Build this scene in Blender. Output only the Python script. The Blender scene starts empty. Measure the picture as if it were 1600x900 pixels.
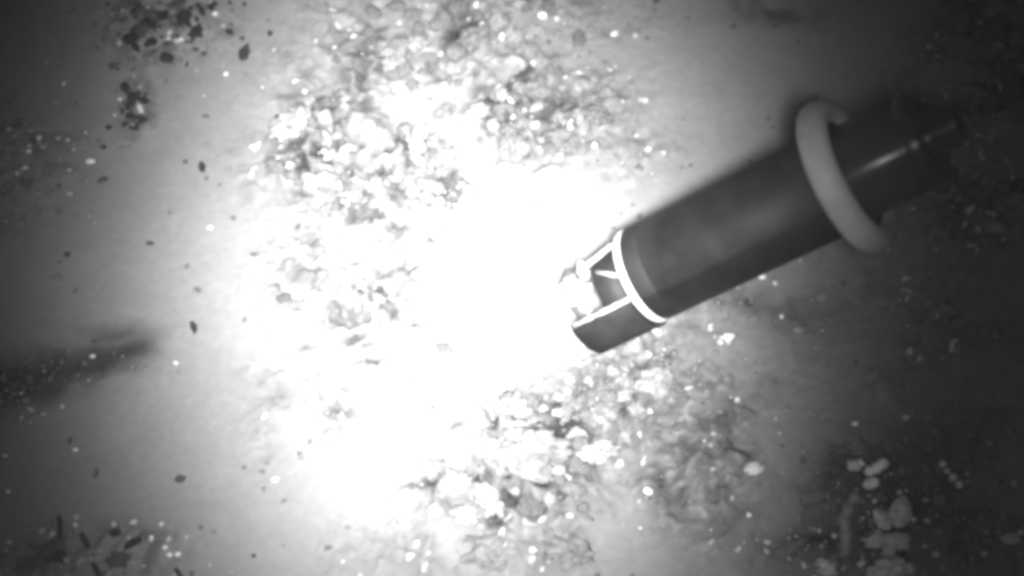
import bpy, bmesh, math, random
import numpy as np
from mathutils import Vector, Matrix, noise as mnoise

# ---------------------------------------------------------------- camera, light, exposure
SC = bpy.context.scene
COL = SC.collection
PW, PH = 1600.0, 900.0
LENS = 66.0
FPX = PW * LENS / 36.0
PITCH = math.radians(68)
DIST = 2.0
FWD = Vector((0, math.cos(PITCH), -math.sin(PITCH)))
UP = Vector((0, math.sin(PITCH), math.cos(PITCH)))
RIGHT = Vector((1, 0, 0))
CAM = -FWD * DIST

cd = bpy.data.cameras.new('camera')
cam = bpy.data.objects.new('camera', cd)
COL.objects.link(cam)
cam.location = CAM
cam.rotation_euler = (math.pi / 2 - PITCH, 0, 0)
cd.lens = LENS
cd.sensor_width = 36
cd.clip_start = 0.05
cd.clip_end = 400
cd.dof.use_dof = True
cd.dof.focus_distance = 1.98
cd.dof.aperture_fstop = 1.8
SC.camera = cam


def ray(px, py):
    return (FWD + RIGHT * ((px - PW / 2) / FPX) + UP * (-(py - PH / 2) / FPX))


def ground(px, py, z=0.0):
    r = ray(px, py)
    t = (z - CAM.z) / r.z
    return CAM + r * t


def to_px(x, y, z=0.0):
    dx, dy, dz = x - CAM.x, y - CAM.y, z - CAM.z
    dep = dx * FWD.x + dy * FWD.y + dz * FWD.z
    u = dx
    v = dy * UP.y + dz * UP.z
    return PW / 2 + FPX * u / dep, PH / 2 - FPX * v / dep


w = bpy.data.worlds.new('World')
SC.world = w
w.use_nodes = True
bg = w.node_tree.nodes['Background']
bg.inputs['Color'].default_value = (1, 1, 1, 1)
bg.inputs['Strength'].default_value = 0.006


def spot(name, loc, target, watts, deg, blend, radius):
    l = bpy.data.lights.new(name, 'SPOT')
    l.energy = watts
    l.spot_size = math.radians(deg)
    l.spot_blend = blend
    l.shadow_soft_size = radius
    o = bpy.data.objects.new(name, l)
    COL.objects.link(o)
    o.location = loc
    o.rotation_euler = (Vector(target) - Vector(loc)).to_track_quat('-Z', 'Y').to_euler()
    return o


# the vehicle's lamp, mounted beside the camera just out of frame; its beam falls off smoothly from the axis
def beam(o, sx, sy, power, floor):
    l = o.data
    l.use_nodes = True
    nt = l.node_tree
    em = nt.nodes['Emission']
    tc = nt.nodes.new('ShaderNodeTexCoord')
    sep = nt.nodes.new('ShaderNodeSeparateXYZ')
    nt.links.new(tc.outputs['Normal'], sep.inputs[0])

    def op(kind, a, b=None):
        n = nt.nodes.new('ShaderNodeMath')
        n.operation = kind
        for i, v in enumerate((a, b)):
            if v is None:
                continue
            if isinstance(v, (int, float)):
                n.inputs[i].default_value = v
            else:
                nt.links.new(v, n.inputs[i])
        return n.outputs[0]
    x2 = op('POWER', op('ABSOLUTE', op('DIVIDE', sep.outputs['X'], sx)), 2.0)
    y2 = op('POWER', op('ABSOLUTE', op('DIVIDE', sep.outputs['Y'], sy)), 2.0)
    q = op('POWER', op('MULTIPLY', op('ADD', x2, y2), .5), power)
    nt.links.new(op('ADD', op('EXPONENT', op('MULTIPLY', q, -1.0)), floor), em.inputs['Strength'])


beam(spot('vehicle_lamp', CAM + RIGHT * 0.02 + UP * -0.07, ground(688, 440), 2650, 70, 1.0, 0.15), .0700, .088, 1.1, .003)

SC.view_settings.view_transform = 'Standard'
SC.view_settings.look = 'None'
SC.view_settings.exposure = 0.0
SC.view_settings.gamma = 1.0
SC.view_settings.use_curve_mapping = False
SC.cycles.use_denoising = True
SC.cycles.filter_width = 4.4
SC.cycles.max_bounces = 6
SC.cycles.volume_bounces = 1


# ---------------------------------------------------------------- numeric noise
def hsh(ix, iy, seed):
    h = (ix.astype(np.int64) * 374761393 + iy.astype(np.int64) * 668265263 + seed * 974711 * 31) & 0xFFFFFFFF
    h = ((h ^ (h >> 13)) * 1274126177) & 0xFFFFFFFF
    h = ((h ^ (h >> 16)) * 2246822519) & 0xFFFFFFFF
    h = h ^ (h >> 15)
    return (h & 0xFFFFFF) / float(0xFFFFFF)


def vnoise(x, y, seed):
    ix, iy = np.floor(x), np.floor(y)
    fx, fy = x - ix, y - iy
    fx = fx * fx * (3 - 2 * fx)
    fy = fy * fy * (3 - 2 * fy)
    a, b = hsh(ix, iy, seed), hsh(ix + 1, iy, seed)
    c, d = hsh(ix, iy + 1, seed), hsh(ix + 1, iy + 1, seed)
    return (a * (1 - fx) + b * fx) * (1 - fy) + (c * (1 - fx) + d * fx) * fy


def fbm(x, y, seed, octaves=4):
    s, a, t = 0.0, 1.0, 0.0
    for o in range(octaves):
        s = s + a * (vnoise(x * 2 ** o + 17.3 * o, y * 2 ** o - 9.1 * o, seed + o) * 2 - 1)
        t += a
        a *= 0.5
    return s / t


def worley(x, y, seed):
    ix, iy = np.floor(x), np.floor(y)
    f1 = np.full(x.shape, 9.0)
    f2 = np.full(x.shape, 9.0)
    cid = np.zeros(x.shape)
    for dx in (-1, 0, 1):
        for dy in (-1, 0, 1):
            jx, jy = ix + dx, iy + dy
            px = jx + hsh(jx, jy, seed)
            py = jy + hsh(jx, jy, seed + 7)
            d = np.hypot(x - px, y - py)
            k = hsh(jx, jy, seed + 13)
            near = d < f1
            f2 = np.where(near, f1, np.minimum(f2, d))
            cid = np.where(near, k, cid)
            f1 = np.where(near, d, f1)
    return f1, f2, cid


def blob(px, py, cx, cy, rx, ry, soft=1.0):
    d = np.hypot((px - cx) / rx, (py - cy) / ry)
    return np.clip(1.5 - d, 0, 1) ** 1.3 if soft == 1.0 else np.exp(-(d ** 2) * soft)


CRUST = [(700, 120, 240, 170, 1.0), (560, 240, 170, 140, 1.0), (860, 170, 130, 120, .8), (560, 420, 150, 170, .7), (690, 300, 90, 70, .7),
         (800, 40, 190, 80, .8), (980, 260, 90, 60, .5), (1010, 580, 110, 80, .7), (950, 660, 150, 130, .95),
         (500, 620, 110, 120, .45), (760, 860, 240, 80, .45), (1530, 210, 110, 260, .9), (1480, 560, 130, 160, .5), (640, 560, 150, 70, .6),
         (1220, 520, 190, 160, .6), (1080, 700, 150, 160, .75)]
LUMPS = [(820, 720, 150, 120, 1.0), (700, 760, 90, 60, .8), (830, 640, 100, 60, .7), (1380, 800, 120, 110, 1.0),
         (1300, 880, 120, 50, .8), (1030, 600, 90, 60, .4), (600, 450, 50, 60, .3)]
LITTER = [(260, 35, 90, 60, 1.0), (205, 165, 26, 60, .7), (15, 260, 60, 90, .7), (80, 240, 60, 60, .4),
          (130, 870, 150, 50, .9), (20, 620, 50, 40, .5), (90, 578, 130, 28, .6), (1480, 800, 130, 130, .6)]


def masks(px, py):
    out = []
    wob = 0.0
    for lst in (CRUST, LUMPS, LITTER):
        m = 0.0
        for cx, cy, rx, ry, k in lst:
            m = np.maximum(m, k * blob(px, py, cx, cy, rx, ry))
        out.append(np.clip(m, 0, 1))
    return out


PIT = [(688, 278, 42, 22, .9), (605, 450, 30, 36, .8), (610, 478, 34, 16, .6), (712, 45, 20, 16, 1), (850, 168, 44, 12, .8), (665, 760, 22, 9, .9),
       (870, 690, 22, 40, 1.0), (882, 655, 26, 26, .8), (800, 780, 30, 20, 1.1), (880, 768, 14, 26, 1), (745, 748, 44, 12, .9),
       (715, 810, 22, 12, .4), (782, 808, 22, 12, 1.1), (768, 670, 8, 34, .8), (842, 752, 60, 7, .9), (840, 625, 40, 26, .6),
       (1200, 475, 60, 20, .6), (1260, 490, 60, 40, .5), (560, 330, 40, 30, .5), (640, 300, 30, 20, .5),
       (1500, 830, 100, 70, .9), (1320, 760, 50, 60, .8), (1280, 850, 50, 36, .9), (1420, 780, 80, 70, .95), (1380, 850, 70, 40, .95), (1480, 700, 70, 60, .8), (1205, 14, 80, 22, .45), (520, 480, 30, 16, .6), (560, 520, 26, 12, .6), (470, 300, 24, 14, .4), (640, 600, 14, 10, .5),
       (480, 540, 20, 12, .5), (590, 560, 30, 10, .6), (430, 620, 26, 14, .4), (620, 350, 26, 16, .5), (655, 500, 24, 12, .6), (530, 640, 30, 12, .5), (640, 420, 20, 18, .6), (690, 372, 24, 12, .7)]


def shadow_bar(px, py):
    # a soft shadow at the left frame edge, painted into mud colour and height
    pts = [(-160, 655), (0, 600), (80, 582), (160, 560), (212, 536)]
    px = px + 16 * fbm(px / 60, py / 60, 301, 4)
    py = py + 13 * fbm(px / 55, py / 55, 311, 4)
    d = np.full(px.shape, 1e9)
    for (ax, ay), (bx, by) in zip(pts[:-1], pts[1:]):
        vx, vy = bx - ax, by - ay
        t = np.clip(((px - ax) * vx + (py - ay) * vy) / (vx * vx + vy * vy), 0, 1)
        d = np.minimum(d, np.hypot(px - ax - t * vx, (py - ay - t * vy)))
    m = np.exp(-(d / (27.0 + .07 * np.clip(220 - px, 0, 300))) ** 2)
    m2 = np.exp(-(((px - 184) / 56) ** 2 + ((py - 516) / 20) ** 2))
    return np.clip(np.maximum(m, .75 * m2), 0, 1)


def dome(f1, r):
    return np.sqrt(np.clip(1 - (f1 / r) ** 2, 0, 1))


def terrain(x, y, want_colour=False):
    x = np.asarray(x, float)
    y = np.asarray(y, float)
    px, py = to_px(x, y)
    wx = x + .012 * fbm(x * 30, y * 30, 5, 3)
    wy = y + .012 * fbm(x * 30, y * 30, 9, 3)
    ppx, ppy = to_px(wx * 1.0 + .012 * fbm(x * 14, y * 14, 15, 2), wy + .012 * fbm(x * 14, y * 14, 19, 2))
    crust, lumps, litter = masks(ppx, ppy)
    tear = np.clip(.5 + 1.7 * fbm(x * 18, y * 18, 41, 4), 0, 1)
    crust = crust * (.25 + .75 * np.clip(tear * 1.25, 0, 1))
    rough = np.clip(np.maximum(np.maximum(crust, lumps), litter * .6), .0, 1)
    wx2 = wx + .0045 * fbm(x * 95, y * 95, 205, 3)
    wy2 = wy + .0045 * fbm(x * 95, y * 95, 209, 3)
    a1, a2, ac = worley(wx / .034, wy / .034, 3)
    b1, b2, bc = worley(wx2 / .015, wy2 / .015, 23)
    c1, c2, cc = worley(wx2 / .0075, wy2 / .0075, 43)
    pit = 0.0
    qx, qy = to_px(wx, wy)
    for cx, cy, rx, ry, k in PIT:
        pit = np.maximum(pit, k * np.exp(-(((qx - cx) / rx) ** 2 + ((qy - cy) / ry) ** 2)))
    bar_shade = shadow_bar(px, py)
    h = .016 * fbm(x * 2.2, y * 2.2, 1, 3) + .0012 * fbm(x * 22, y * 22, 71, 3)
    h = h + .0003 * fbm(x * 150, y * 150, 81, 2)
    h = h + lumps * .016 * dome(a1, .75) * (.4 + .6 * ac)
    h = h + rough * (.008 * dome(b1, .72) * (bc ** .7) + .004 * dome(c1, .7) * cc)
    crag = fbm(wx2 * 70, wy2 * 70, 91, 5)
    h = h + rough * (.008 * crag + .006 * (1 - np.abs(fbm(wx * 34, wy * 34, 95, 4)) * 2.4))
    h = h - .012 * pit - .007 * bar_shade
    # keep the far sheet calm
    if not want_colour:
        return h
    base = .20 + .03 * fbm(x * 6, y * 6, 101, 4) + .006 * fbm(x * 60, y * 60, 111, 2)
    mott = np.clip(.5 + 1.5 * fbm(wx2 * 85, wy2 * 85, 151, 5), 0, 1)
    lumpc = .022 + .115 * mott ** 1.5 + .085 * bc ** 2.5
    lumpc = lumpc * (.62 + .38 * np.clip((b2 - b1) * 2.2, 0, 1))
    fine = np.clip(.5 + 1.7 * fbm(wx2 * 210, wy2 * 210, 161, 3), 0, 1.2)
    lumpc = lumpc * (.45 + .95 * fine)
    # hazy brightness painted into the mud at upper right, dimness painted below it
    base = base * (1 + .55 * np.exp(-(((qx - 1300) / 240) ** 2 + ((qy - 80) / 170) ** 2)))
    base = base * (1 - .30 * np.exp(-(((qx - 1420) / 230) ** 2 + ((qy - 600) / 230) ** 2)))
    lumpc = np.where(cc > .88, lumpc + .11 * np.clip(1.2 - 2 * c1, 0, 1), lumpc)
    big = .04 + .16 * ac ** 1.3 * (.4 + .6 * mott)
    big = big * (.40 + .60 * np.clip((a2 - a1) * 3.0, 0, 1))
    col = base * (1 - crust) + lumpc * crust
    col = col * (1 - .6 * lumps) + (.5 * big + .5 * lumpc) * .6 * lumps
    dk = np.clip((fbm(x * 55, y * 55, 131, 3) - .05) * 5, 0, 1)
    col = col * (1 - .65 * litter * dk)
    fl = (cc > .955) & (c1 < .33) & (litter + crust > .2)
    col = np.where(fl, .6, col)
    # scattered dark specks in the mud
    d1, d2, dc = worley(wx / .022, wy / .022, 63)
    sp = np.clip((.15 * dc - d1) * 30, 0, 1) * (dc > .92)
    col = col * (1 - .6 * sp)
    col = col * (1 - .88 * np.clip(pit * (.55 + .9 * mott), 0, 1)) * (1 - .80 * bar_shade)  # the left shadow is multiplied into the mud colour
    return h, np.clip(col, .015, .8)


def zat(x, y):
    return float(terrain(np.array([x]), np.array([y]))[0])


# ---------------------------------------------------------------- materials
def mat(name, base, rough=.7, spec=.3, noise_scale=60, noise_amt=.35, bump=.0, metallic=0.0, bump_scale=200, bump_dist=.002):
    m = bpy.data.materials.new(name)
    m.use_nodes = True
    nt = m.node_tree
    b = nt.nodes['Principled BSDF']
    b.inputs['Roughness'].default_value = rough
    b.inputs['Specular IOR Level'].default_value = spec
    b.inputs['Metallic'].default_value = metallic
    tc = nt.nodes.new('ShaderNodeTexCoord')
    n = nt.nodes.new('ShaderNodeTexNoise')
    n.inputs['Scale'].default_value = noise_scale
    n.inputs['Detail'].default_value = 5
    nt.links.new(tc.outputs['Object'], n.inputs['Vector'])
    r = nt.nodes.new('ShaderNodeMapRange')
    r.inputs['From Min'].default_value = .25
    r.inputs['From Max'].default_value = .75
    r.inputs['To Min'].default_value = base * (1 - noise_amt)
    r.inputs['To Max'].default_value = base * (1 + noise_amt)
    nt.links.new(n.outputs['Fac'], r.inputs['Value'])
    nt.links.new(r.outputs['Result'], b.inputs['Base Color'])
    if bump:
        n2 = nt.nodes.new('ShaderNodeTexNoise')
        n2.inputs['Scale'].default_value = bump_scale
        nt.links.new(tc.outputs['Object'], n2.inputs['Vector'])
        bp = nt.nodes.new('ShaderNodeBump')
        bp.inputs['Strength'].default_value = bump
        bp.inputs['Distance'].default_value = bump_dist
        nt.links.new(n2.outputs['Fac'], bp.inputs['Height'])
        nt.links.new(bp.outputs['Normal'], b.inputs['Normal'])
    return m


M = {
    'pale': mat('pale_stone', .25, .7, .3, 3.2, .55, .6, 0, 6, .006),
    'mid': mat('grey_stone', .14, .75, .3, 3.6, .6, .6, 0, 6, .006),
    'chalk': mat('chalky_lump', .64, .7, .3, 3.4, .7, .5, 0, 6, .006),
    'dim': mat('dull_stone', .08, .75, .25, 3.6, .6, .6, 0, 6, .006),
    'dark': mat('dark_fragment', .035, .75, .2, 4, .6, .5, 0, 7, .004),
    'dusk': mat('brown_grey_fragment', .08, .75, .2, 90, .5, .4),
    'shell': mat('shell', .60, .5, .4, 160, .5, .4),
    'grit': mat('bright_grit', .8, .25, .8, 200, .1),
    'black': mat('black_anodised_metal', .0145, .6, .25, 26, .6, .05, 0, 500),
    'rear': mat('black_polished_metal', .048, .20, .65, 30, .2),
    'plug': mat('black_rubber', .010, .3, .5, 60, .3),
    'plate': mat('black_guard_plate', .018, .7, .2, 40, .5, .1),
    'bead': mat('white_bead', .88, .2, .9, 200, .05),
    'gravel': mat('fine_gravel', .17, .75, .3, 90, .6, 0),
    'cage': mat('silted_white_metal', .36, .6, .3, 110, .75, .5, 0, 220),
    'white': mat('white_plastic', .72, .5, .4, 25, .06),
    'collar': mat('grey_white_foam', .34, .85, .15, 30, .18),
    'steel': mat('pale_steel', .62, .35, .6, 40, .1),
}


# lathe-turned finish: the fine circular tool marks stretch a highlight along the axis
nt = M['rear'].node_tree
pb = nt.nodes['Principled BSDF']
pb.inputs['Anisotropic'].default_value = .95
pb.inputs['Roughness'].default_value = .33
pb.inputs['Specular IOR Level'].default_value = 1.0
pb.inputs['Anisotropic Rotation'].default_value = .25
tg = nt.nodes.new('ShaderNodeTangent')
tg.direction_type = 'RADIAL'
tg.axis = 'Z'
nt.links.new(tg.outputs[0], pb.inputs['Tangent'])


# housing shade painted in: colour lighter above, darker below a ragged line; faint scuffs
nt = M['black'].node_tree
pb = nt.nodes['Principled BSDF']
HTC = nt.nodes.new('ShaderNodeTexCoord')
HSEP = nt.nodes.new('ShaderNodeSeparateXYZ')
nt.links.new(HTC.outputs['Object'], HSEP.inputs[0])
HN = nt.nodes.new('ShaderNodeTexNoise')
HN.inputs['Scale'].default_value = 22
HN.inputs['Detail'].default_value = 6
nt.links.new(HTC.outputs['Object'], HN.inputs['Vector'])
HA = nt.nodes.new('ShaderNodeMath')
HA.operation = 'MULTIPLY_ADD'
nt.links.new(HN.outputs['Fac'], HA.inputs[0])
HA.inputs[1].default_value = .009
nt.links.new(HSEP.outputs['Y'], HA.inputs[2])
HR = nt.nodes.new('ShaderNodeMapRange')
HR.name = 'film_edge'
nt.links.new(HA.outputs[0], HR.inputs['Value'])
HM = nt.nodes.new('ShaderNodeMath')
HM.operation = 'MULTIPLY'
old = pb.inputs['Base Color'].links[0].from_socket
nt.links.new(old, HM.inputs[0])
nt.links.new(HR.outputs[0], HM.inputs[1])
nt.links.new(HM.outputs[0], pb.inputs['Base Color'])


def seabed_material():
    m = bpy.data.materials.new('silty_mud')
    m.use_nodes = True
    nt = m.node_tree
    b = nt.nodes['Principled BSDF']
    b.inputs['Roughness'].default_value = .75
    b.inputs['Specular IOR Level'].default_value = .25
    at = nt.nodes.new('ShaderNodeAttribute')
    at.attribute_name = 'sediment'
    tc = nt.nodes.new('ShaderNodeTexCoord')
    n = nt.nodes.new('ShaderNodeTexNoise')
    n.inputs['Scale'].default_value = 130
    n.inputs['Detail'].default_value = 6
    n.inputs['Roughness'].default_value = .6
    nt.links.new(tc.outputs['Object'], n.inputs['Vector'])
    r = nt.nodes.new('ShaderNodeMapRange')
    r.inputs['From Min'].default_value = .3
    r.inputs['From Max'].default_value = .7
    r.inputs['To Min'].default_value = .92
    r.inputs['To Max'].default_value = 1.08
    nt.links.new(n.outputs['Fac'], r.inputs['Value'])
    mx = nt.nodes.new('ShaderNodeVectorMath')
    mx.operation = 'SCALE'
    nt.links.new(at.outputs['Color'], mx.inputs[0])
    nt.links.new(r.outputs['Result'], mx.inputs['Scale'])
    nt.links.new(mx.outputs['Vector'], b.inputs['Base Color'])
    bp = nt.nodes.new('ShaderNodeBump')
    bp.inputs['Strength'].default_value = .25
    bp.inputs['Distance'].default_value = .002
    nt.links.new(n.outputs['Fac'], bp.inputs['Height'])
    nt.links.new(bp.outputs['Normal'], b.inputs['Normal'])
    return m


# ---------------------------------------------------------------- helpers
def link(name, me, m, parent=None, smooth=True):
    me.materials.clear()
    me.materials.append(m)
    if smooth:
        me.polygons.foreach_set('use_smooth', [True] * len(me.polygons))
    o = bpy.data.objects.new(name, me)
    COL.objects.link(o)
    if parent is not None:
        o.parent = parent
    return o


def from_bm(name, bm, m, parent=None, smooth=True):
    me = bpy.data.meshes.new(name)
    bm.normal_update()
    bm.to_mesh(me)
    bm.free()
    return link(name, me, m, parent, smooth)


def tag(o, label=None, cat=None, group=None, kind=None):
    if label:
        o['label'] = label
    if cat:
        o['category'] = cat
    if group:
        o['group'] = group
    if kind:
        o['kind'] = kind
    return o


def empty(name, loc):
    o = bpy.data.objects.new(name, None)
    o.empty_display_size = .02
    COL.objects.link(o)
    o.location = loc
    return o


def rock_mesh(name, seed, freq=1.6, amp=.28, sub=3, flat=1.0, angular=0.0):
    bm = bmesh.new()
    bmesh.ops.create_icosphere(bm, subdivisions=sub, radius=1.0)
    off = Vector((seed * 3.17, seed * 1.71, seed * 7.9))
    rnd = random.Random(seed)
    planes = [(Vector((rnd.gauss(0, 1), rnd.gauss(0, 1), rnd.gauss(0, 1))).normalized(), rnd.uniform(.55, .8)) for _ in range(7)]
    for v in bm.verts:
        d = v.co.normalized()
        k = 1 + amp * mnoise.noise(d * freq + off) + amp * .45 * mnoise.noise(d * freq * 2.7 + off)
        k += amp * .2 * mnoise.noise(d * freq * 6 + off)
        if angular:
            for n, r in planes:
                c = d.dot(n)
                if c > 1e-3:
                    k = min(k, k * (1 - angular) + angular * r / c)
        v.co = d * k
        v.co.z *= flat
    me = bpy.data.meshes.new(name)
    bm.normal_update()
    bm.to_mesh(me)
    bm.free()
    return me


# ---------------------------------------------------------------- seabed
def axis(lo, hi, step, far):
    core = np.arange(lo, hi + step * .5, step)
    out, s, p = [], step, hi
    while p < far:
        s *= 1.22
        p += s
        out.append(p)
    out = np.array(out)
    s, p, neg = step, lo, []
    while p > -far:
        s *= 1.22
        p -= s
        neg.append(p)
    return np.concatenate([np.array(neg[::-1]), core, out])


def build_seabed():
    xs = axis(-.72, .72, .0022, 80)
    ys = axis(-.46, .56, .0022, 80)
    X, Y = np.meshgrid(xs, ys)
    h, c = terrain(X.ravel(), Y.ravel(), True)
    n = X.size
    co = np.empty((n, 3), np.float32)
    co[:, 0], co[:, 1], co[:, 2] = X.ravel(), Y.ravel(), h
    nx, ny = len(xs), len(ys)
    i = np.arange(n).reshape(ny, nx)
    q = np.stack([i[:-1, :-1], i[:-1, 1:], i[1:, 1:], i[1:, :-1]], -1).reshape(-1, 4)
    me = bpy.data.meshes.new('seabed')
    me.vertices.add(n)
    me.vertices.foreach_set('co', co.ravel())
    me.loops.add(q.size)
    me.loops.foreach_set('vertex_index', q.ravel().astype(np.int32))
    me.polygons.add(len(q))
    me.polygons.foreach_set('loop_start', np.arange(0, q.size, 4, dtype=np.int32))
    me.update(calc_edges=True)
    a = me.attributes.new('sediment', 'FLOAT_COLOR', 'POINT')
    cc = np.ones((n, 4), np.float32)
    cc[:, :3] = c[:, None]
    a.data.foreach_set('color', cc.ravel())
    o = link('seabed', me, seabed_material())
    tag(o, 'pale silty seabed with crusty patches, lit by the vehicle lamp', 'seabed', kind='structure')
    return o


build_seabed()

# ---------------------------------------------------------------- the instrument
TILT = math.radians(26.5)
ang = math.radians(26.6)
Dimg = RIGHT * math.cos(ang) + UP * math.sin(ang)
AX = (Dimg * math.cos(TILT) - FWD * math.sin(TILT)).normalized()   # towards the raised rear end
NEAR = (-FWD - AX * (-FWD).dot(AX)).normalized()                   # radial direction facing the camera
SIDE = AX.cross(NEAR).normalized()
R0 = .0515
S = 1 / FPX * 1.90                                                 # metres per photo pixel at the instrument


def lathe(bm, prof, seg=64, a0=0.0, a1=2 * math.pi, close_prof=False):
    """prof: list of (axial, radius) revolved about local z; sweep a0..a1."""
    full = abs(a1 - a0 - 2 * math.pi) < 1e-6
    k = seg if full else seg + 1
    rings = []
    for z, r in prof:
        rings.append([bm.verts.new((r * math.cos(a0 + (a1 - a0) * j / seg), r * math.sin(a0 + (a1 - a0) * j / seg), z)) for j in range(k)])
    pairs = list(zip(rings[:-1], rings[1:]))
    if close_prof:
        pairs.append((rings[-1], rings[0]))
    for A, B in pairs:
        for j in range(seg):
            jn = (j + 1) % k
            bm.faces.new((A[j], A[jn], B[jn], B[j]))
    if not full and close_prof:
        bm.faces.new([r[0] for r in rings])
        bm.faces.new([r[-1] for r in rings][::-1])
    bmesh.ops.remove_doubles(bm, verts=bm.verts, dist=1e-6)
    bmesh.ops.recalc_face_normals(bm, faces=bm.faces)
    return bm


def tube(bm, p, q, r, seg=12):
    d = (q - p)
    m = d.to_track_quat('Z', 'Y').to_matrix().to_4x4()
    m.translation = (p + q) / 2
    bmesh.ops.create_cone(bm, cap_ends=True, segments=seg, radius1=r, radius2=r, depth=d.length, matrix=m)


# local frame: z = axis to the rear, x = towards camera, y = SIDE
ROT = Matrix((NEAR, SIDE, AX)).transposed()
probe = empty('sensor_probe', (0, 0, 0))
cosT = math.cos(math.radians(22))


def axial(dpx):
    return dpx * S / cosT


# place it: rear-of-cage plane (photo point 1008,429) at the depth which just sinks the guard's rim in the mud
base = None
for it in range(400):
    dep = 1.70 + it * .001
    P = CAM + ray(1008, 429) * dep
    tip = P + AX * axial(-108)
    low = min((tip + (NEAR * math.cos(t) + SIDE * math.sin(t)) * R0 * .97).z for t in np.linspace(0, 6.28, 40))
    if low < -.016:
        base = P
        break
if base is None:
    base = P
print('probe base depth', dep, 'axis', AX)
probe.matrix_world = Matrix.Translation(base) @ ROT.to_4x4()
tag(probe, 'dark cylindrical probe with a pale rounded collar, guard cage pushed into the bright mud', 'probe')

b = .0016
L1 = axial(332)
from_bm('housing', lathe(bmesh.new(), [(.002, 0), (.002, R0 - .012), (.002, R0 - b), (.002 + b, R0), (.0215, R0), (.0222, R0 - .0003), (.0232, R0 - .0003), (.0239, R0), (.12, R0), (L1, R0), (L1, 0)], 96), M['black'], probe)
# white ring at the front of the housing
from_bm('front_ring', lathe(bmesh.new(), [(-.0055, R0 - .008), (-.0055, R0 - .001), (-.0045, R0 + .0006), (-.001, R0 + .0006), (.0015, R0 - .0002),
                                        (.0015, R0 - .010)], 96, close_prof=True), M['white'], probe)
# rounded collar
zc = axial(339)
Rm, rm = .0675, .0140
prof = [(zc + .0155 * math.cos(t), Rm + rm * math.sin(t)) for t in np.linspace(0, 2 * math.pi, 28)[:-1]]
from_bm('collar', lathe(bmesh.new(), prof, 96, close_prof=True), M['collar'], probe)
from_bm('collar_seat', lathe(bmesh.new(), [(zc - .009, R0 + .0004), (zc - .009, Rm), (zc + .0075, Rm - .002), (zc + .0075, .044), (zc - .001, .044)], 96, close_prof=True), M['plate'], probe)
# rear housing with bevelled end
z1 = axial(466)
R1 = .0475
rear = from_bm('rear_housing', lathe(bmesh.new(), [(L1 + .001, 0), (L1 + .001, R1), (z1 - .016, R1), (z1 - .0155, R1 - .0012), (z1 - .0135, R1 - .0012), (z1 - .013, R1),
                                            (z1 - .003, R1), (z1, R1 - .003), (z1, 0)], 96), M['rear'], probe)
pl = from_bm('connector', lathe(bmesh.new(), [(z1 - .001, 0), (z1 - .001, .026), (z1 + .006, .026), (z1 + .007, .0195), (z1 + .020, .0195), (z1 + .021, .0165),
                                         (z1 + .029, .0165), (z1 + .032, .014), (z1 + .032, 0)], 48), M['rear'], rear)
# guard cage in front of the white ring
zt = axial(-108)


def ang_of(dx, dy):
    return math.atan2(dy, dx)


# SIDE direction in the picture: find its sign so that +n (down-right) is known
sgn = 1 if (SIDE.dot(UP) < 0) else -1


se = M['black'].node_tree.nodes['film_edge']
edge = .0195  # side offset where the painted shade on the housing begins
se.inputs['From Min'].default_value = sgn * (edge - .0016) + .0045
se.inputs['From Max'].default_value = sgn * (edge + .0016) + .0045
se.inputs['To Min'].default_value = 1.35
se.inputs['To Max'].default_value = .55


def arc_panel(name, t0, t1, zlo, zhi, r, th, m, seg=28):
    bm = bmesh.new()
    lathe(bm, [(zlo, r - th), (zlo, r), (zhi, r), (zhi, r - th)], seg, t0, t1, True)
    return from_bm(name, bm, m, probe)


deg = math.radians
# dark curved guard plate on the lower side
a, c = sorted((sgn * deg(20), sgn * deg(125)))
arc_panel('guard_plate', a, c, zt - .004, -.0070, R0 + .0036, .003, M['plate'])
a, c = sorted((sgn * deg(-88), sgn * deg(-52)))
# dark inner shroud of the sensor, seen between the struts
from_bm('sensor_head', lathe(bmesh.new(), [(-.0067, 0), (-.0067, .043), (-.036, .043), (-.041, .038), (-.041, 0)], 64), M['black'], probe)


def strut(t0, t1, z0, zz, r=.0030):
    bm = bmesh.new()
    p = Vector(((R0 - .003) * math.cos(t0), (R0 - .003) * math.sin(t0), z0))
    q = Vector(((R0 - .003) * math.cos(t1), (R0 - .003) * math.sin(t1), zz))
    tube(bm, p, q, r)
    return from_bm('guard_strut', bm, M['cage'], probe)


strut(sgn * deg(17), sgn * deg(17), -.008, zt)
strut(sgn * deg(-62), sgn * deg(-34), -.008, zt)
strut(sgn * deg(-14), sgn * deg(-31), -.007, -.029, .0022)
a, c = sorted((sgn * deg(-38), sgn * deg(126)))
arc_panel('guard_rim', a, c, zt - .0075, zt - .0045, R0 + .003, .004, M['cage'])
# clods of sediment caught on the guard
for (t, z, q, k) in ((-30, -.052, .0065, 3), (-44, -.060, .005, 5), (4, -.062, .0055, 7), (-8, -.050, .0035, 9), (-50, -.046, .0045, 6), (-18, -.050, .0085, 8), (-28, -.060, .009, 10), (-38, -.044, .006, 12), (0, -.054, .007, 14), (-14, -.064, .007, 16)):
    me = rock_mesh('clod', k, 2.4, .6, 3)
    o = link('sediment_clod', me, M['dusk'] if k % 2 else M['cage'], probe)
    t = sgn * deg(t)
    o.location = ((R0 - .003) * math.cos(t), (R0 - .003) * math.sin(t), z)
    o.scale = (q, q * 1.3, q)

# ---------------------------------------------------------------- stones, shells and litter
ROCKS = {
    'round': [rock_mesh('round_stone', s, 1.3, .18, 3) for s in range(1, 6)],
    'lumpy': [rock_mesh('lumpy_stone', s, 2.3, .55, 4) for s in range(11, 18)],
    'chip': [rock_mesh('chip', s, 1.7, .40, 3, angular=.7) for s in range(21, 29)],
}
RND = random.Random(7)
MESHCOPY = {}


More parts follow.
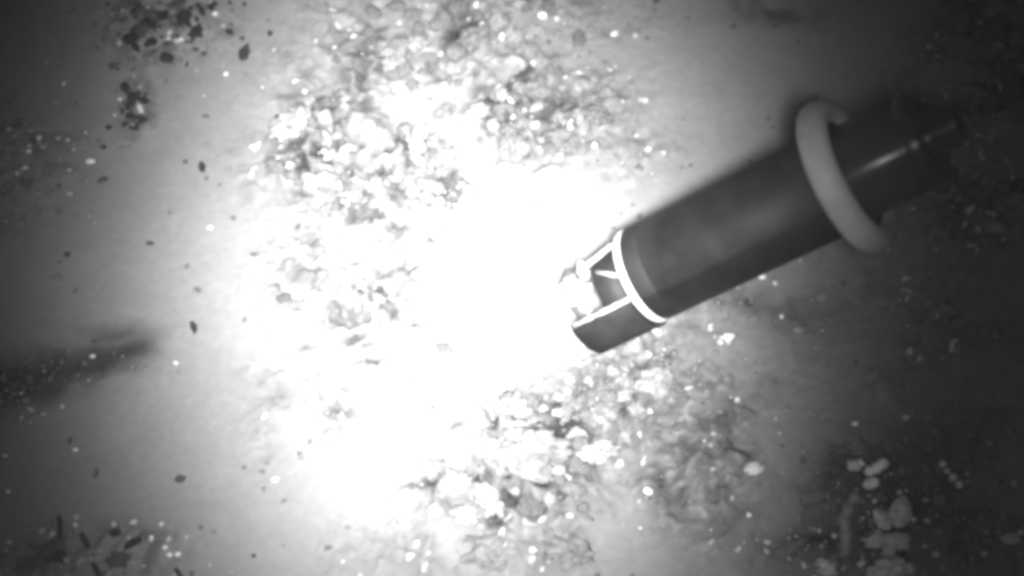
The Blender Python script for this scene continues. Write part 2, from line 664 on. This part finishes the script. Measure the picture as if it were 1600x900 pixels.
def stone(kind, label, cat, px, py, wpx, hpx, rot=0.0, m='pale', shape='lumpy', tall=.6, sink=.35, group=None, var=None):
    """wpx x hpx is the size seen in the photograph; rot turns the long side anticlockwise in degrees."""
    p = ground(px, py)
    k = (p - CAM).dot(FWD) / FPX
    lst = ROCKS[shape]
    vi = RND.randrange(len(lst)) if var is None else var % len(lst)
    key = (shape, vi, m)
    if key not in MESHCOPY:
        me = lst[vi].copy()
        me.materials.append(M[m])
        me.polygons.foreach_set('use_smooth', [True] * len(me.polygons))
        MESHCOPY[key] = me
    o = bpy.data.objects.new(kind, MESHCOPY[key])
    COL.objects.link(o)
    sx, sy = wpx * k / 2, hpx * k / 2
    sz = tall * min(sx, sy) if tall < 5 else tall
    o.scale = (sx, sy, sz)
    o.rotation_euler = (RND.uniform(-.12, .12), RND.uniform(-.12, .12), math.radians(rot))
    z = zat(p.x, p.y)
    q = ground(px, py, z)
    z = zat(q.x, q.y)
    o.location = (q.x, q.y, z + sz * (1 - 2 * sink) * .5)
    tag(o, label, cat, group)
    return o


# --- the crusty heap below the bright patch
G = 'stones of the crusty heap below the bright patch'
stone('boulder', 'widest pale lumpy stone of the heap, with a straight bright lower edge', 'stone', 822, 712, 120, 80, 0, 'mid', 'lumpy', .55, .3, G, 0)
stone('stone', 'white knob on the left shoulder of the widest heap stone', 'stone', 772, 707, 34, 44, 12, 'pale', 'round', .8, .2, G, 1)
stone('stone', 'white knob at the top centre of the widest heap stone', 'stone', 828, 690, 26, 34, -8, 'pale', 'round', 1.3, .0, G, 2)
stone('stone', 'grey upright lump capping the heap above the widest stone', 'stone', 802, 640, 60, 52, 15, 'mid', 'lumpy', .6, .3, G, 3)
stone('stone', 'small pale lump on the right end of the straight bright edge', 'stone', 873, 738, 24, 18, 0, 'pale', 'round', .9, .1, G, 3)
stone('slab', 'long narrow white slab forming the straight bright edge under the widest heap stone', 'stone', 838, 747, 92, 9, 1, 'pale', 'chip', .9, .2, G, 2)
stone('stone', 'long white wedge of stone slanting down beside the dark crevice', 'stone', 762, 780, 62, 30, -50, 'pale', 'lumpy', .8, .25, G, 4)
stone('pebble', 'round white pebble ringed by dark crevice, right of the pointed grey slab', 'pebble', 859, 779, 21, 23, 0, 'pale', 'round', .9, .2, G, 0)
stone('pebble', 'oval white pebble just right of the ringed round pebble', 'pebble', 896, 766, 44, 22, -5, 'mid', 'round', .8, .3, G, 4)
stone('stone', 'pointed grey slab under the straight bright edge, between two crevices', 'stone', 832, 792, 48, 52, 90, 'dim', 'chip', .5, .35, G, 3)
stone('pebble', 'small white pebble under the straight bright edge at the tip of the crevice', 'pebble', 806, 766, 18, 14, 0, 'pale', 'round', .8, .25, G, 1)
stone('stone', 'white lumpy stone on the right flank of the heap beyond the dark crevice', 'stone', 932, 707, 66, 34, 8, 'pale', 'lumpy', .7, .3, G, 5)
stone('stone', 'white rounded stone at the left foot of the heap', 'stone', 712, 757, 42, 34, 10, 'pale', 'lumpy', .7, .3, G, 6)
stone('stone', 'smaller white stone low at the left foot of the heap', 'stone', 680, 797, 30, 26, 0, 'pale', 'round', .7, .3, G, 2)
stone('stone', 'pale stone below the wedge of white stone', 'stone', 728, 806, 44, 30, -10, 'pale', 'lumpy', .6, .35, G, 1)
stone('boulder', 'broad pale stone at the bottom edge under the heap', 'stone', 770, 858, 92, 58, 8, 'mid', 'lumpy', .4, .45, G, 2)
stone('boulder', 'broad pale stone at the bottom edge, right of its twin under the heap', 'stone', 886, 862, 76, 50, -12, 'mid', 'lumpy', .45, .4, G, 5)
stone('pebble', 'pale pebble right of the heap, above the broad bottom edge stones', 'pebble', 912, 794, 22, 20, 0, 'mid', 'round', .8, .3, G, 3)
stone('pebble', 'bright flat pebble at the far right end of the heap', 'pebble', 1011, 768, 20, 12, 3, 'grit', 'round', .6, .3, G, 0)
stone('pebble', 'bright sliver of stone under the flat pebble at the right of the heap', 'pebble', 1002, 801, 30, 8, -6, 'pale', 'chip', .8, .3, G, 1)
stone('stone', 'pale stone between the heap and the end of the probe', 'stone', 1022, 598, 52, 46, 20, 'pale', 'lumpy', .5, .35, G, 0)
stone('stone', 'pale grey stone right of the heap crown', 'stone', 944, 648, 60, 34, 12, 'mid', 'lumpy', .5, .35, G, 3)

# --- crust above the bright patch
G = 'stones of the crust above the bright patch'
stone('stone', 'oval pale stone with a dark hollow under it, right side of the crust', 'stone', 846, 145, 44, 22, 12, 'mid', 'round', .8, .2, G, 2)
stone('stone', 'pale rounded lump right of the oval crust stone', 'stone', 932, 182, 44, 32, -10, 'mid', 'lumpy', .6, .3, G, 1)
stone('stone', 'bright upper knob of the slanting white row near the top of the crust', 'stone', 778, 34, 28, 22, -30, 'pale', 'lumpy', .8, .25, G, 4)
stone('stone', 'bright lower knob of the slanting white row near the top of the crust', 'stone', 800, 56, 30, 20, -30, 'pale', 'lumpy', .8, .25, G, 2)
stone('stone', 'white glinting pebble alone at the top of the crust right of the slanting row', 'pebble', 847, 25, 14, 12, 0, 'grit', 'round', .8, .2, G, 1)
stone('stone', 'large dull stone in the crust below the dark top pit', 'stone', 748, 60, 50, 40, 15, 'mid', 'lumpy', .5, .4, G, 0)
stone('stone', 'smooth grey stone left of the large dull stone in the crust', 'stone', 710, 82, 34, 30, 0, 'mid', 'round', .6, .35, G, 1)
stone('stone', 'white elongated stone at the left edge of the crust', 'stone', 455, 195, 66, 40, 40, 'pale', 'lumpy', .5, .35, G, 6)
stone('stone', 'curled pale shell-like lump in the middle of the bright patch', 'stone', 690, 372, 36, 22, -15, 'mid', 'lumpy', .8, .2, None, 5)
stone('stone', 'white stone lying left of the slanting white row in the crust', 'stone', 650, 68, 40, 26, 20, 'pale', 'lumpy', .5, .35, G, 3)
stone('pebble', 'bright pebble right of the dark top pit', 'pebble', 865, 107, 16, 11, 0, 'grit', 'round', .8, .25, G, 2)
stone('pebble', 'bright pebble at the far right of the crust below open grey mud', 'pebble', 960, 53, 12, 9, 30, 'grit', 'round', .8, .25, G, 3)
stone('pebble', 'tiny bright pebble beside the probe, above its guard end', 'pebble', 1013, 234, 9, 8, 0, 'grit', 'round', .9, .25, None, 0)

# many like lumps making up the crust: individuals nobody can tell apart
GC = 'pale lumps scattered through the crust'
rc = random.Random(21)
n_done = 0
while n_done < 190:
    cx, cy, rx, ry, kk = rc.choice(CRUST[:11])
    px, py = rc.gauss(cx, rx * .55), rc.gauss(cy, ry * .55)
    if not (5 < px < 1100 and 5 < py < 890):
        continue
    if 880 < px and 260 < py < 560:
        continue
    mk = masks(np.array([px]), np.array([py]))
    if max(float(mk[0][0]), float(mk[1][0])) < .62:
        continue
    s = rc.uniform(9, 24)
    stone('crust_lump', 'small pale lump among many in the crust of the bright patch', 'lump', px, py, s * rc.uniform(1, 1.7), s, rc.uniform(0, 180),
          rc.choice(['pale', 'mid', 'mid']), rc.choice(['lumpy', 'chip', 'lumpy']), rc.uniform(.6, 1.0), .42, GC)
    n_done += 1

# --- dark litter at the upper left
GL = 'dark fragments on the smooth mud at the upper left'
DARK = [
    (381, 84, 18, 32, -14, 'chip', 'largest lone dark fragment, leaning, right of the dark litter'),
    (358, 50, 16, 11, -35, 'chip', 'small dark chip up left of the largest lone fragment'),
    (378, 60, 10, 10, 0, 'round', 'round dark crumb touching the largest lone fragment'),
    (196, 136, 17, 22, 10, 'chip', 'dark fragment topping the upright dark cluster'),
    (206, 158, 15, 30, 10, 'lumpy', 'tall dark fragment in the middle of the upright dark cluster'),
    (225, 158, 15, 12, 0, 'lumpy', 'dark fragment on the right side of the upright dark cluster'),
    (203, 182, 18, 12, -40, 'lumpy', 'dark fragment low on the left of the upright dark cluster'),
    (222, 190, 16, 9, 30, 'lumpy', 'curled dark fragment low on the right of the upright dark cluster'),
    (213, 199, 12, 10, -20, 'chip', 'bottom crumb of the upright dark cluster'),
    (260, 90, 30, 18, -10, 'chip', 'dark wedge lying between the two dark clusters'),
    (205, 60, 24, 20, 20, 'lumpy', 'dark lump at the left end of the top dark cluster'),
    (237, 66, 16, 14, 0, 'lumpy', 'dark lump right of the left end lump of the top dark cluster'),
    (306, 50, 22, 20, 30, 'lumpy', 'dark lump at the lower right of the top dark cluster'),
    (292, 28, 26, 24, 0, 'lumpy', 'broad dark lump inside the top dark cluster'),
    (318, 20, 18, 14, 30, 'chip', 'dark chip at the upper right of the top dark cluster'),
    (254, 26, 20, 16, 10, 'lumpy', 'dark lump high in the middle of the top dark cluster'),
    (238, 40, 26, 14, -20, 'chip', 'flat dark chip left of centre in the top dark cluster'),
    (306, 78, 12, 10, 0, 'chip', 'small faint crumb under the top dark cluster'),
    (191, 32, 12, 10, 0, 'chip', 'faint crumb left of the top dark cluster'),
    (316, 261, 10, 18, 16, 'lumpy', 'lone upright dark chip on smooth mud below the litter'),
    (289, 253, 10, 9, 0, 'chip', 'faint crumb left of the lone upright chip'),
    (170, 199, 10, 9, 0, 'chip', 'tiny crumb left of the upright dark cluster'),
    (162, 230, 10, 8, 0, 'chip', 'tiny crumb down left of the upright dark cluster'),
    (160, 281, 20, 12, 25, 'chip', 'flat faint chip in the grey mud left of the lone upright chip'),
    (422, 52, 9, 12, 0, 'chip', 'tiny dark crumb right of the largest lone fragment'),
    (433, 182, 8, 10, 20, 'chip', 'tiny dark crumb at the edge of the bright crust'),
    (429, 199, 10, 8, 0, 'chip', 'dark crumb above the white elongated stone of the crust'),
    (175, 103, 14, 12, 0, 'chip', 'faint crumb between the top cluster and the dark left edge'),
    (235, 380, 14, 8, 0, 'round', 'flat dark crumb in the middle of the smooth left mud'),
    (105, 398, 12, 10, 0, 'round', 'small dark crumb beside the bright speck at the left'),
    (282, 748, 17, 16, 0, 'round', 'round dark pebble alone on the lower left mud'),
    (396, 868, 9, 8, 0, 'chip', 'small dark crumb near the bottom edge, left of centre'),
    (303, 512, 9, 20, 18, 'lumpy', 'slim dark chip on the mud right of the dark trail'),
    (676, 638, 8, 8, 0, 'round', 'lone dark speck in the white of the bright patch'),
    (445, 466, 26, 14, 10, 'lumpy', 'grey flake at the left of the bright patch'),
    (398, 397, 14, 8, 0, 'chip', 'small grey flake at the upper left rim of the bright patch'),
    (570, 542, 44, 8, 22, 'lumpy', 'long thin grey twig-like flake low in the bright patch'),
    (695, 545, 26, 16, -20, 'lumpy', 'curved grey flake low in the bright patch near its middle'),
]
for px, py, ww, hh, rot, shp, lab in DARK:
    grey = 'grey' in lab or 'faint' in lab
    stone('fragment', lab, 'fragment', px, py, ww, hh, rot, 'dim' if shp == 'round' else 'dusk' if grey else 'dark', 'chip' if shp == 'round' else shp, .55, .35, GL if py < 300 and px < 450 else None)

# --- bright specks on the dim mud
BRIGHT = [
    (46, 228, 9, 'bright speck at the top of the small cluster on the dark left edge'),
    (45, 237, 10, 'brightest speck of the small cluster on the dark left edge'),
    (65, 243, 12, 'dull round speck right of the cluster on the dark left edge'),
    (40, 262, 10, 'speck at the bottom of the cluster on the dark left edge'),
    (141, 253, 13, 'flat bright chip alone right of the cluster on the dark left edge'),
    (187, 155, 8, 'bright speck touching the left side of the upright dark cluster'),
    (328, 356, 9, 'bright speck alone on the smooth mud left of the bright patch'),
    (275, 567, 10, 'bright speck on the mud beyond the end of the dark trail'),
    (145, 557, 10, 'bright speck lying in the dark trail'),
    (88, 435, 18, 'pale smudged pebble below the dark crumb at the left'),
    (92, 410, 8, 'bright speck above the pale smudged pebble at the left'),
    (430, 749, 12, 'bright chip on the lower left mud under the bright patch'),
    (118, 703, 9, 'bright speck on the grey mud at the lower left'),
    (13, 768, 10, 'bright speck at the left edge above the twigs'),
    (8, 712, 9, 'speck at the left edge, lower of the lone ones'),
    (40, 626, 16, 'pale chip below the dark trail at the left edge'),
    (20, 888 - 60, 9, 'dim speck left of the upright twig'),
    (336, 22, 10, 'bright speck at the upper right of the top dark cluster'),
    (265, 62, 13, 'bright chip under the top dark cluster'),
    (282, 61, 9, 'bright chip right of its fellow under the top dark cluster'),
    (98, 90, 12, 'dim pebble alone in the dark upper left mud'),
    (280, 154, 12, 'faint bright chip right of the upright dark cluster'),
    (353, 116, 9, 'bright speck below the largest lone dark fragment'),
    (15, 335, 13, 'flat dim chip at the left edge under the cluster'),
    (118, 820, 9, 'bright pebble right of the upright twig'),
    (106, 825, 9, 'duller pebble between the upright twig and the bright pebble'),
    (237, 840, 9, 'bright speck at the upper left of the bottom left glinting trio'),
    (258, 855, 10, 'brightest pebble of the bottom left glinting trio'),
    (265, 867, 10, 'lower pebble of the bottom left glinting trio'),
    (278, 866, 11, 'right pebble of the bottom left glinting trio'),
    (215, 848, 10, 'pale chip left of the bottom left glinting trio'),
    (90, 888, 12, 'pale chip at the bottom edge left of the slanting twig'),
    (172, 875, 16, 'pale round chip at the bottom edge between the twig and the trio'),
    (48, 864, 12, 'faint pebble low in the bottom left corner'),
    (1138, 526, 20, 'brightest glinting chip on the mud below the probe'),
    (1126, 535, 12, 'small glinting chip left of the brightest one below the probe'),
    (1118, 552, 14, 'dull chip under the glinting pair below the probe'),
    (1191, 432, 13, 'bright chip peeping out at the lower edge of the probe'),
    (1157, 473, 9, 'dim speck below the bright chip at the edge of the probe'),
    (1176, 498, 12, 'slanting dim chip right of the glinting pair below the probe'),
    (1322, 542, 13, 'pale pebble alone on the dark mud under the collar'),
    (1247, 515, 20, 'faint pale lump on the dark mud left of the lone pale pebble'),
    (1284, 464, 20, 'faint broad pale lump on the dark mud under the collar'),
    (1304, 440, 11, 'faint speck close under the collar'),
    (1124, 643, 13, 'flat bright chip on the grey mud right of the heap'),
    (1229, 640, 13, 'flat bright chip further right on the grey mud'),
    (1193, 627, 10, 'dim speck between the two flat chips on the grey mud'),
    (1171, 699, 10, 'bright speck on the grey mud under the two flat chips'),
    (1170, 805, 10, 'bright speck above the bottom edge on the grey mud'),
    (1112, 741, 9, 'bright speck on the paler mud right of the heap stones'),
    (1135, 856, 10, 'dim speck low on the grey mud near the bottom edge'),
    (1266, 643, 12, 'dim flat chip at the edge of the dark mud'),
    (1523, 340, 12, 'dim pebble in the dark right of the rear housing'),
    (1427, 327, 8, 'tiny speck under the rear housing of the probe'),
    (1587, 50, 14, 'dim pebble in the dark top right corner'),
    (1536, 122, 16, 'dim round lump in the dark right of the connector'),
    (1528, 228, 18, 'dim lump in the dark below the connector'),
    (1555, 192, 14, 'dim lump right of the connector'),
    (1448, 813, 14, 'bright round pebble right of the paired shell'),
    (1462, 867, 13, 'bright pebble low right of the paired shell'),
    (1455, 853, 12, 'duller pebble just above the low right bright one'),
    (1510, 838, 11, 'dim speck between the low right pebbles and the squarish lump'),
    (1467, 782, 18, 'slanting dim chip below the beaded rod'),
    (1465, 829, 16, 'thin dim chip below the bright round pebble'),
]
for px, py, s, lab in BRIGHT:
    s *= .85
    dim = any(t in lab for t in ('dim', 'dull', 'faint', 'smudged', 'pale'))
    stone('speck' if s < 12 else 'chip', lab, 'pebble', px, py, s * (1.5 if 'flat' in lab or 'slant' in lab or 'thin' in lab else 1.1), s * (.6 if 'thin' in lab else .85), 25 if 'slant' in lab else 0,
          'pale' if dim or ('flat' in lab and px > 1000) else 'grit', 'round' if 'pebble' in lab and s < 11 else 'chip', .8, .3)


# --- twigs lower left
def sweep(name, pts, radii, m, parent=None, seg=10, wob=.15, seed=1):
    bm = bmesh.new()
    rings = []
    n = len(pts)
    for i, (p, r) in enumerate(zip(pts, radii)):
        d = (pts[min(i + 1, n - 1)] - pts[max(i - 1, 0)]).normalized()
        q = d.to_track_quat('Z', 'Y')
        ring = []
        for j in range(seg):
            t = 2 * math.pi * j / seg
            v = Vector((math.cos(t), math.sin(t), 0))
            k = r * (1 + wob * mnoise.noise(Vector((math.cos(t) * 1.5, math.sin(t) * 1.5, i * .8 + seed * 5))))
            ring.append(bm.verts.new(p + q @ (v * k)))
        rings.append(ring)
    for A, B in zip(rings[:-1], rings[1:]):
        for j in range(seg):
            bm.faces.new((A[j], A[(j + 1) % seg], B[(j + 1) % seg], B[j]))
    bm.faces.new(rings[0][::-1])
    bm.faces.new(rings[-1])
    return from_bm(name, bm, m, parent)


def gpt(px, py, lift=0.0):
    p = ground(px, py)
    z = zat(p.x, p.y)
    q = ground(px, py, z + lift)
    return q


def path_px(pp, lift, n=14):
    out = []
    for i in range(n):
        t = i / (n - 1) * (len(pp) - 1)
        k = min(int(t), len(pp) - 2)
        f = t - k
        out.append(gpt(pp[k][0] * (1 - f) + pp[k + 1][0] * f, pp[k][1] * (1 - f) + pp[k + 1][1] * f, lift))
    return out


def twig(label, pp, r, seed):
    pts = path_px(pp, r * .6)
    rad = [r * (.7 + .3 * math.sin(math.pi * i / (len(pts) - 1))) for i in range(len(pts))]
    o = sweep('twig', pts, rad, M['dark'], None, 8, .5, seed)
    return tag(o, label, 'twig', 'dark twigs at the lower left')


twig('upright dark twig at the lower left', [(92, 806), (94, 822), (93, 842)], .0030, 1)
twig('slanting dark twig right of the upright one', [(126, 832), (132, 843), (138, 856)], .0034, 2)
twig('dark twig cut by the bottom edge below the slanting one', [(146, 882), (152, 892), (158, 910)], .0032, 3)
twig('stubby dark twig by the glinting trio at the bottom left', [(196, 856), (206, 848), (220, 842)], .0040, 4)
twig('thin dark twig at the bottom edge right of the glinting trio', [(274, 888), (279, 896), (284, 908)], .0026, 5)
stone('fragment', 'dark lump left of the stubby twig near the bottom left', 'fragment', 180, 833, 16, 13, 0, 'dark', 'lumpy', .6, .3)
stone('fragment', 'dark round lump under the slanting twig near the bottom edge', 'fragment', 90, 872, 24, 20, 0, 'dark', 'lumpy', .5, .3)
stone('fragment', 'broad dull lump at the bottom edge left of the trio', 'fragment', 186, 875, 34, 24, 10, 'dusk', 'lumpy', .5, .35)

# --- shells, beaded rod and knobbly growth at the lower right
def valve(name, tip, end, wpx, parent, lift):
    """a hollow leaf-shaped half shell from its hinge (tip) to its rim (end), photo points."""
    a, e = gpt(*tip, .006), gpt(*end, lift)
    L = (e - a).length
    d = (e - a).normalized()
    side = d.cross(Vector((0, 0, 1))).normalized()
    up = side.cross(d).normalized()
    k = 2.0 / FPX
    bm = bmesh.new()
    nu, nv = 22, 15
    for off in (0.0, -.0012):
        rows = []
        for i in range(nu + 1):
            u = i / nu
            half = wpx * k / 2 * math.sin(math.pi * min(1, u ** .85 * .98 + .02)) ** .65
            row = []
            for j in range(nv + 1):
                s = j / nv * 2 - 1
                z = .30 * wpx * k * (1 - s * s) * math.sin(math.pi * min(1, u * .9 + .08)) + .0004 * math.sin(u * 40)
                row.append(bm.verts.new(a + d * (u * L) + side * (s * half) + up * (z + off)))
            rows.append(row)
        for A, B in zip(rows[:-1], rows[1:]):
            for j in range(nv):
                bm.faces.new((A[j], A[j + 1], B[j + 1], B[j]) if off == 0 else (B[j], B[j + 1], A[j + 1], A[j]))
    return from_bm(name, bm, M['shell'], parent)


sh = empty('bivalve_shell', (0, 0, 0))
tag(sh, 'open paired shell of two leaf-shaped halves standing on the dim lower right clump', 'shell')
valve('shell_half', (1392, 826), (1366, 796), 25, sh, .012)
valve('shell_half', (1403, 824), (1412, 774), 33, sh, .014)

rod = empty('beaded_rod', (0, 0, 0))
tag(rod, 'short dark rod with a row of four bright beads at the lower right', 'rod')
pp = path_px([(1462, 714), (1484, 738), (1508, 768)], .004, 12)
sweep('rod', pp, [.0062 + .001 * math.sin(i * 2.1) for i in range(12)], M['dusk'], rod, 12, .2, 3)
for (px, py, r) in ((1473, 725, .0031), (1480, 736, .0024), (1489, 746, .0035), (1499, 757, .0033)):
    bm = bmesh.new()
    bmesh.ops.create_icosphere(bm, subdivisions=3, radius=r * 1.25, matrix=Matrix.Translation(gpt(px, py, .0105)))
    from_bm('bead', bm, M['bead'], rod)


def knobbly(name, label, cat, pp, r, m, seed, beads=6):
    pts = path_px(pp, r * .7, beads * 5)
    rad = [r * (.62 + .38 * abs(math.sin(math.pi * i / 5 + .4))) * (1 if 1 < i < beads * 5 - 2 else .6) for i in range(len(pts))]
    return tag(sweep(name, pts, rad, M[m], None, 14, .35, seed), label, cat)


knobbly('knobbly_stalk', 'upright knobbly pale stalk at the left of the lower right clump', 'growth', [(1320, 868), (1322, 838), (1318, 812), (1330, 786), (1338, 772)], .0066, 'pale', 4, 5)
knobbly('branch_stub', 'forked bright stub slanting up above the knobbly stalk', 'growth', [(1352, 738), (1366, 734), (1376, 728), (1384, 720)], .0058, 'chalk', 5, 3)
knobbly('branch_stub', 'duller short stub under the forked bright stub', 'growth', [(1350, 756), (1362, 758), (1370, 750)], .0060, 'chalk', 6, 2)
GR = 'stones of the dim lower right clump'
stone('stone', 'pale lump at the left under the paired shell', 'stone', 1366, 843, 36, 28, 0, 'chalk', 'lumpy', .8, .2, GR, 1)
stone('stone', 'pale lump at the right under the paired shell', 'stone', 1402, 846, 40, 26, -10, 'chalk', 'lumpy', .8, .2, GR, 3)
stone('stone', 'rough lump low in the middle under the paired shell', 'stone', 1392, 864, 34, 20, 10, 'chalk', 'lumpy', .8, .25, GR, 4)
stone('boulder', 'smooth grey mound at the bottom edge below the paired shell', 'stone', 1390, 894, 66, 40, 5, 'chalk', 'lumpy', .8, .2, GR, 0)
stone('stone', 'pale stone at the bottom edge left of the smooth mound', 'stone', 1292, 886, 32, 24, -30, 'chalk', 'lumpy', .8, .25, GR, 2)
stone('stone', 'faint upright pale lump above the forked bright stub', 'stone', 1338, 692, 30, 40, 15, 'mid', 'lumpy', .7, .3, GR, 5)
stone('stone', 'small pale knob left of the forked bright stub', 'stone', 1335, 728, 20, 16, 0, 'chalk', 'lumpy', .8, .3, GR, 2)
stone('stone', 'squarish pale lump alone in the dark at the right edge', 'stone', 1577, 843, 32, 20, -8, 'chalk', 'chip', .8, .25, GR, 6)
stone('stone', 'dim lump left of the knobbly stalk', 'stone', 1268, 803, 26, 24, 0, 'mid', 'lumpy', .7, .3, GR, 6)
stone('stone', 'dim slanting ridge stone at the left of the lower right clump', 'stone', 1228, 866, 60, 26, 35, 'mid', 'lumpy', .5, .35, GR, 0)
stone('stone', 'dim lump in the bottom edge right of the smooth mound', 'stone', 1455, 898, 24, 16, 0, 'mid', 'lumpy', .7, .3, GR, 3)
stone('stone', 'pale lump on grey mud right of the heap, with a dark hollow beside it', 'stone', 1178, 733, 26, 20, 10, 'chalk', 'lumpy', .7, .3, None, 1)


# --- loose grit nobody could count
def grit(name, label, m, count, seed, places, smin, smax, tall=.7):
    rr = random.Random(seed)
    bm0 = bmesh.new()
    bmesh.ops.create_icosphere(bm0, subdivisions=1, radius=1)
    vs = np.array([v.co[:] for v in bm0.verts])
    fs = np.array([[v.index for v in f.verts] for f in bm0.faces])
    bm0.free()
    P = []
    while len(P) < count:
        cx, cy, rx, ry, k = rr.choice(places)
        if rr.random() > k:
            continue
        p = (rr.gauss(cx, rx), rr.gauss(cy, ry))
        if -60 < p[0] < 1660 and -60 < p[1] < 960:
            g = ground(*p)
            P.append((g.x, g.y))
    P = np.array(P)
    Z = terrain(P[:, 0], P[:, 1])
    V, F = [], []
    for i in range(count):
        s = smin * (smax / smin) ** (rr.random() ** 1.8)
        a = rr.uniform(0, 6.28)
        sc = np.array([s * rr.uniform(.8, 1.6), s, s * tall])
        v = vs * sc * np.array([[rr.uniform(.5, 1.35)] for _ in range(len(vs))])
        c, d = math.cos(a), math.sin(a)
        v = np.stack([v[:, 0] * c - v[:, 1] * d, v[:, 0] * d + v[:, 1] * c, v[:, 2]], 1)
        v += np.array([P[i, 0], P[i, 1], Z[i] + s * tall * .35])
        F.append(fs + len(vs) * i)
        V.append(v)
    V, F = np.concatenate(V), np.concatenate(F)
    me = bpy.data.meshes.new(name)
    me.vertices.add(len(V))
    me.vertices.foreach_set('co', V.astype(np.float32).ravel())
    me.loops.add(F.size)
    me.loops.foreach_set('vertex_index', F.ravel().astype(np.int32))
    me.polygons.add(len(F))
    me.polygons.foreach_set('loop_start', np.arange(0, F.size, 3, dtype=np.int32))
    me.update(calc_edges=True)
    return tag(link(name, me, M[m]), label, 'grit', kind='stuff')


BR = [(x, y, rx * .6, ry * .6, min(1, k)) for x, y, rx, ry, k in CRUST + LUMPS + LITTER]
ALL = BR + [(800, 450, 500, 300, .25)]
grit('pale_gravel', 'loose pale gravel strewn through the crusty patches', 'gravel', 1500, 31, BR, .0010, .0036)
grit('pale_rubble', 'small broken pale rubble among the litter at the edges of the lit patch', 'chalk', 330, 36,
     [(1385, 805, 80, 62, 1), (1290, 880, 50, 25, .6), (1530, 850, 40, 40, .3), (20, 260, 36, 70, .12), (80, 240, 50, 50, .1), (25, 625, 40, 35, .15), (150, 865, 90, 30, .3), (1520, 200, 60, 150, .6), (1230, 520, 150, 120, .25)], .0006, .0036, .7)
grit('bright_grit', 'tiny bright glinting grit strewn over the mud', 'grit', 230, 32, BR, .0007, .0016, .8)
grit('dark_grit', 'fine dark crumbs strewn over the mud', 'dark', 110, 33, ALL, .0007, .0019, .6)
grit('dark_litter', 'dark crumbs packed in the upper left litter', 'dark', 120, 34, [(265, 30, 55, 28, 1), (205, 165, 10, 26, .5), (240, 80, 40, 30, .2)], .0015, .0042, .6)

# ---------------------------------------------------------------- turbid water
bm = bmesh.new()
bmesh.ops.create_cube(bm, size=1.0, matrix=Matrix.Translation((0, 0, .55)) @ Matrix.Diagonal((200, 200, 3.3, 1)))
hz = from_bm('haze', bm, bpy.data.materials.new('turbid_water'), None, False)
hm = hz.data.materials[0]
hm.use_nodes = True
nt = hm.node_tree
for n in list(nt.nodes):
    if n.type != 'OUTPUT_MATERIAL':
        nt.nodes.remove(n)
pv = nt.nodes.new('ShaderNodeVolumePrincipled')
pv.inputs['Color'].default_value = (.9, .9, .9, 1)
pv.inputs['Density'].default_value = .0065
pv.inputs['Anisotropy'].default_value = .3
nt.links.new(pv.outputs['Volume'], [n for n in nt.nodes if n.type == 'OUTPUT_MATERIAL'][0].inputs['Volume'])
tag(hz, 'turbid water lit by the vehicle lamps', 'water haze', kind='stuff')
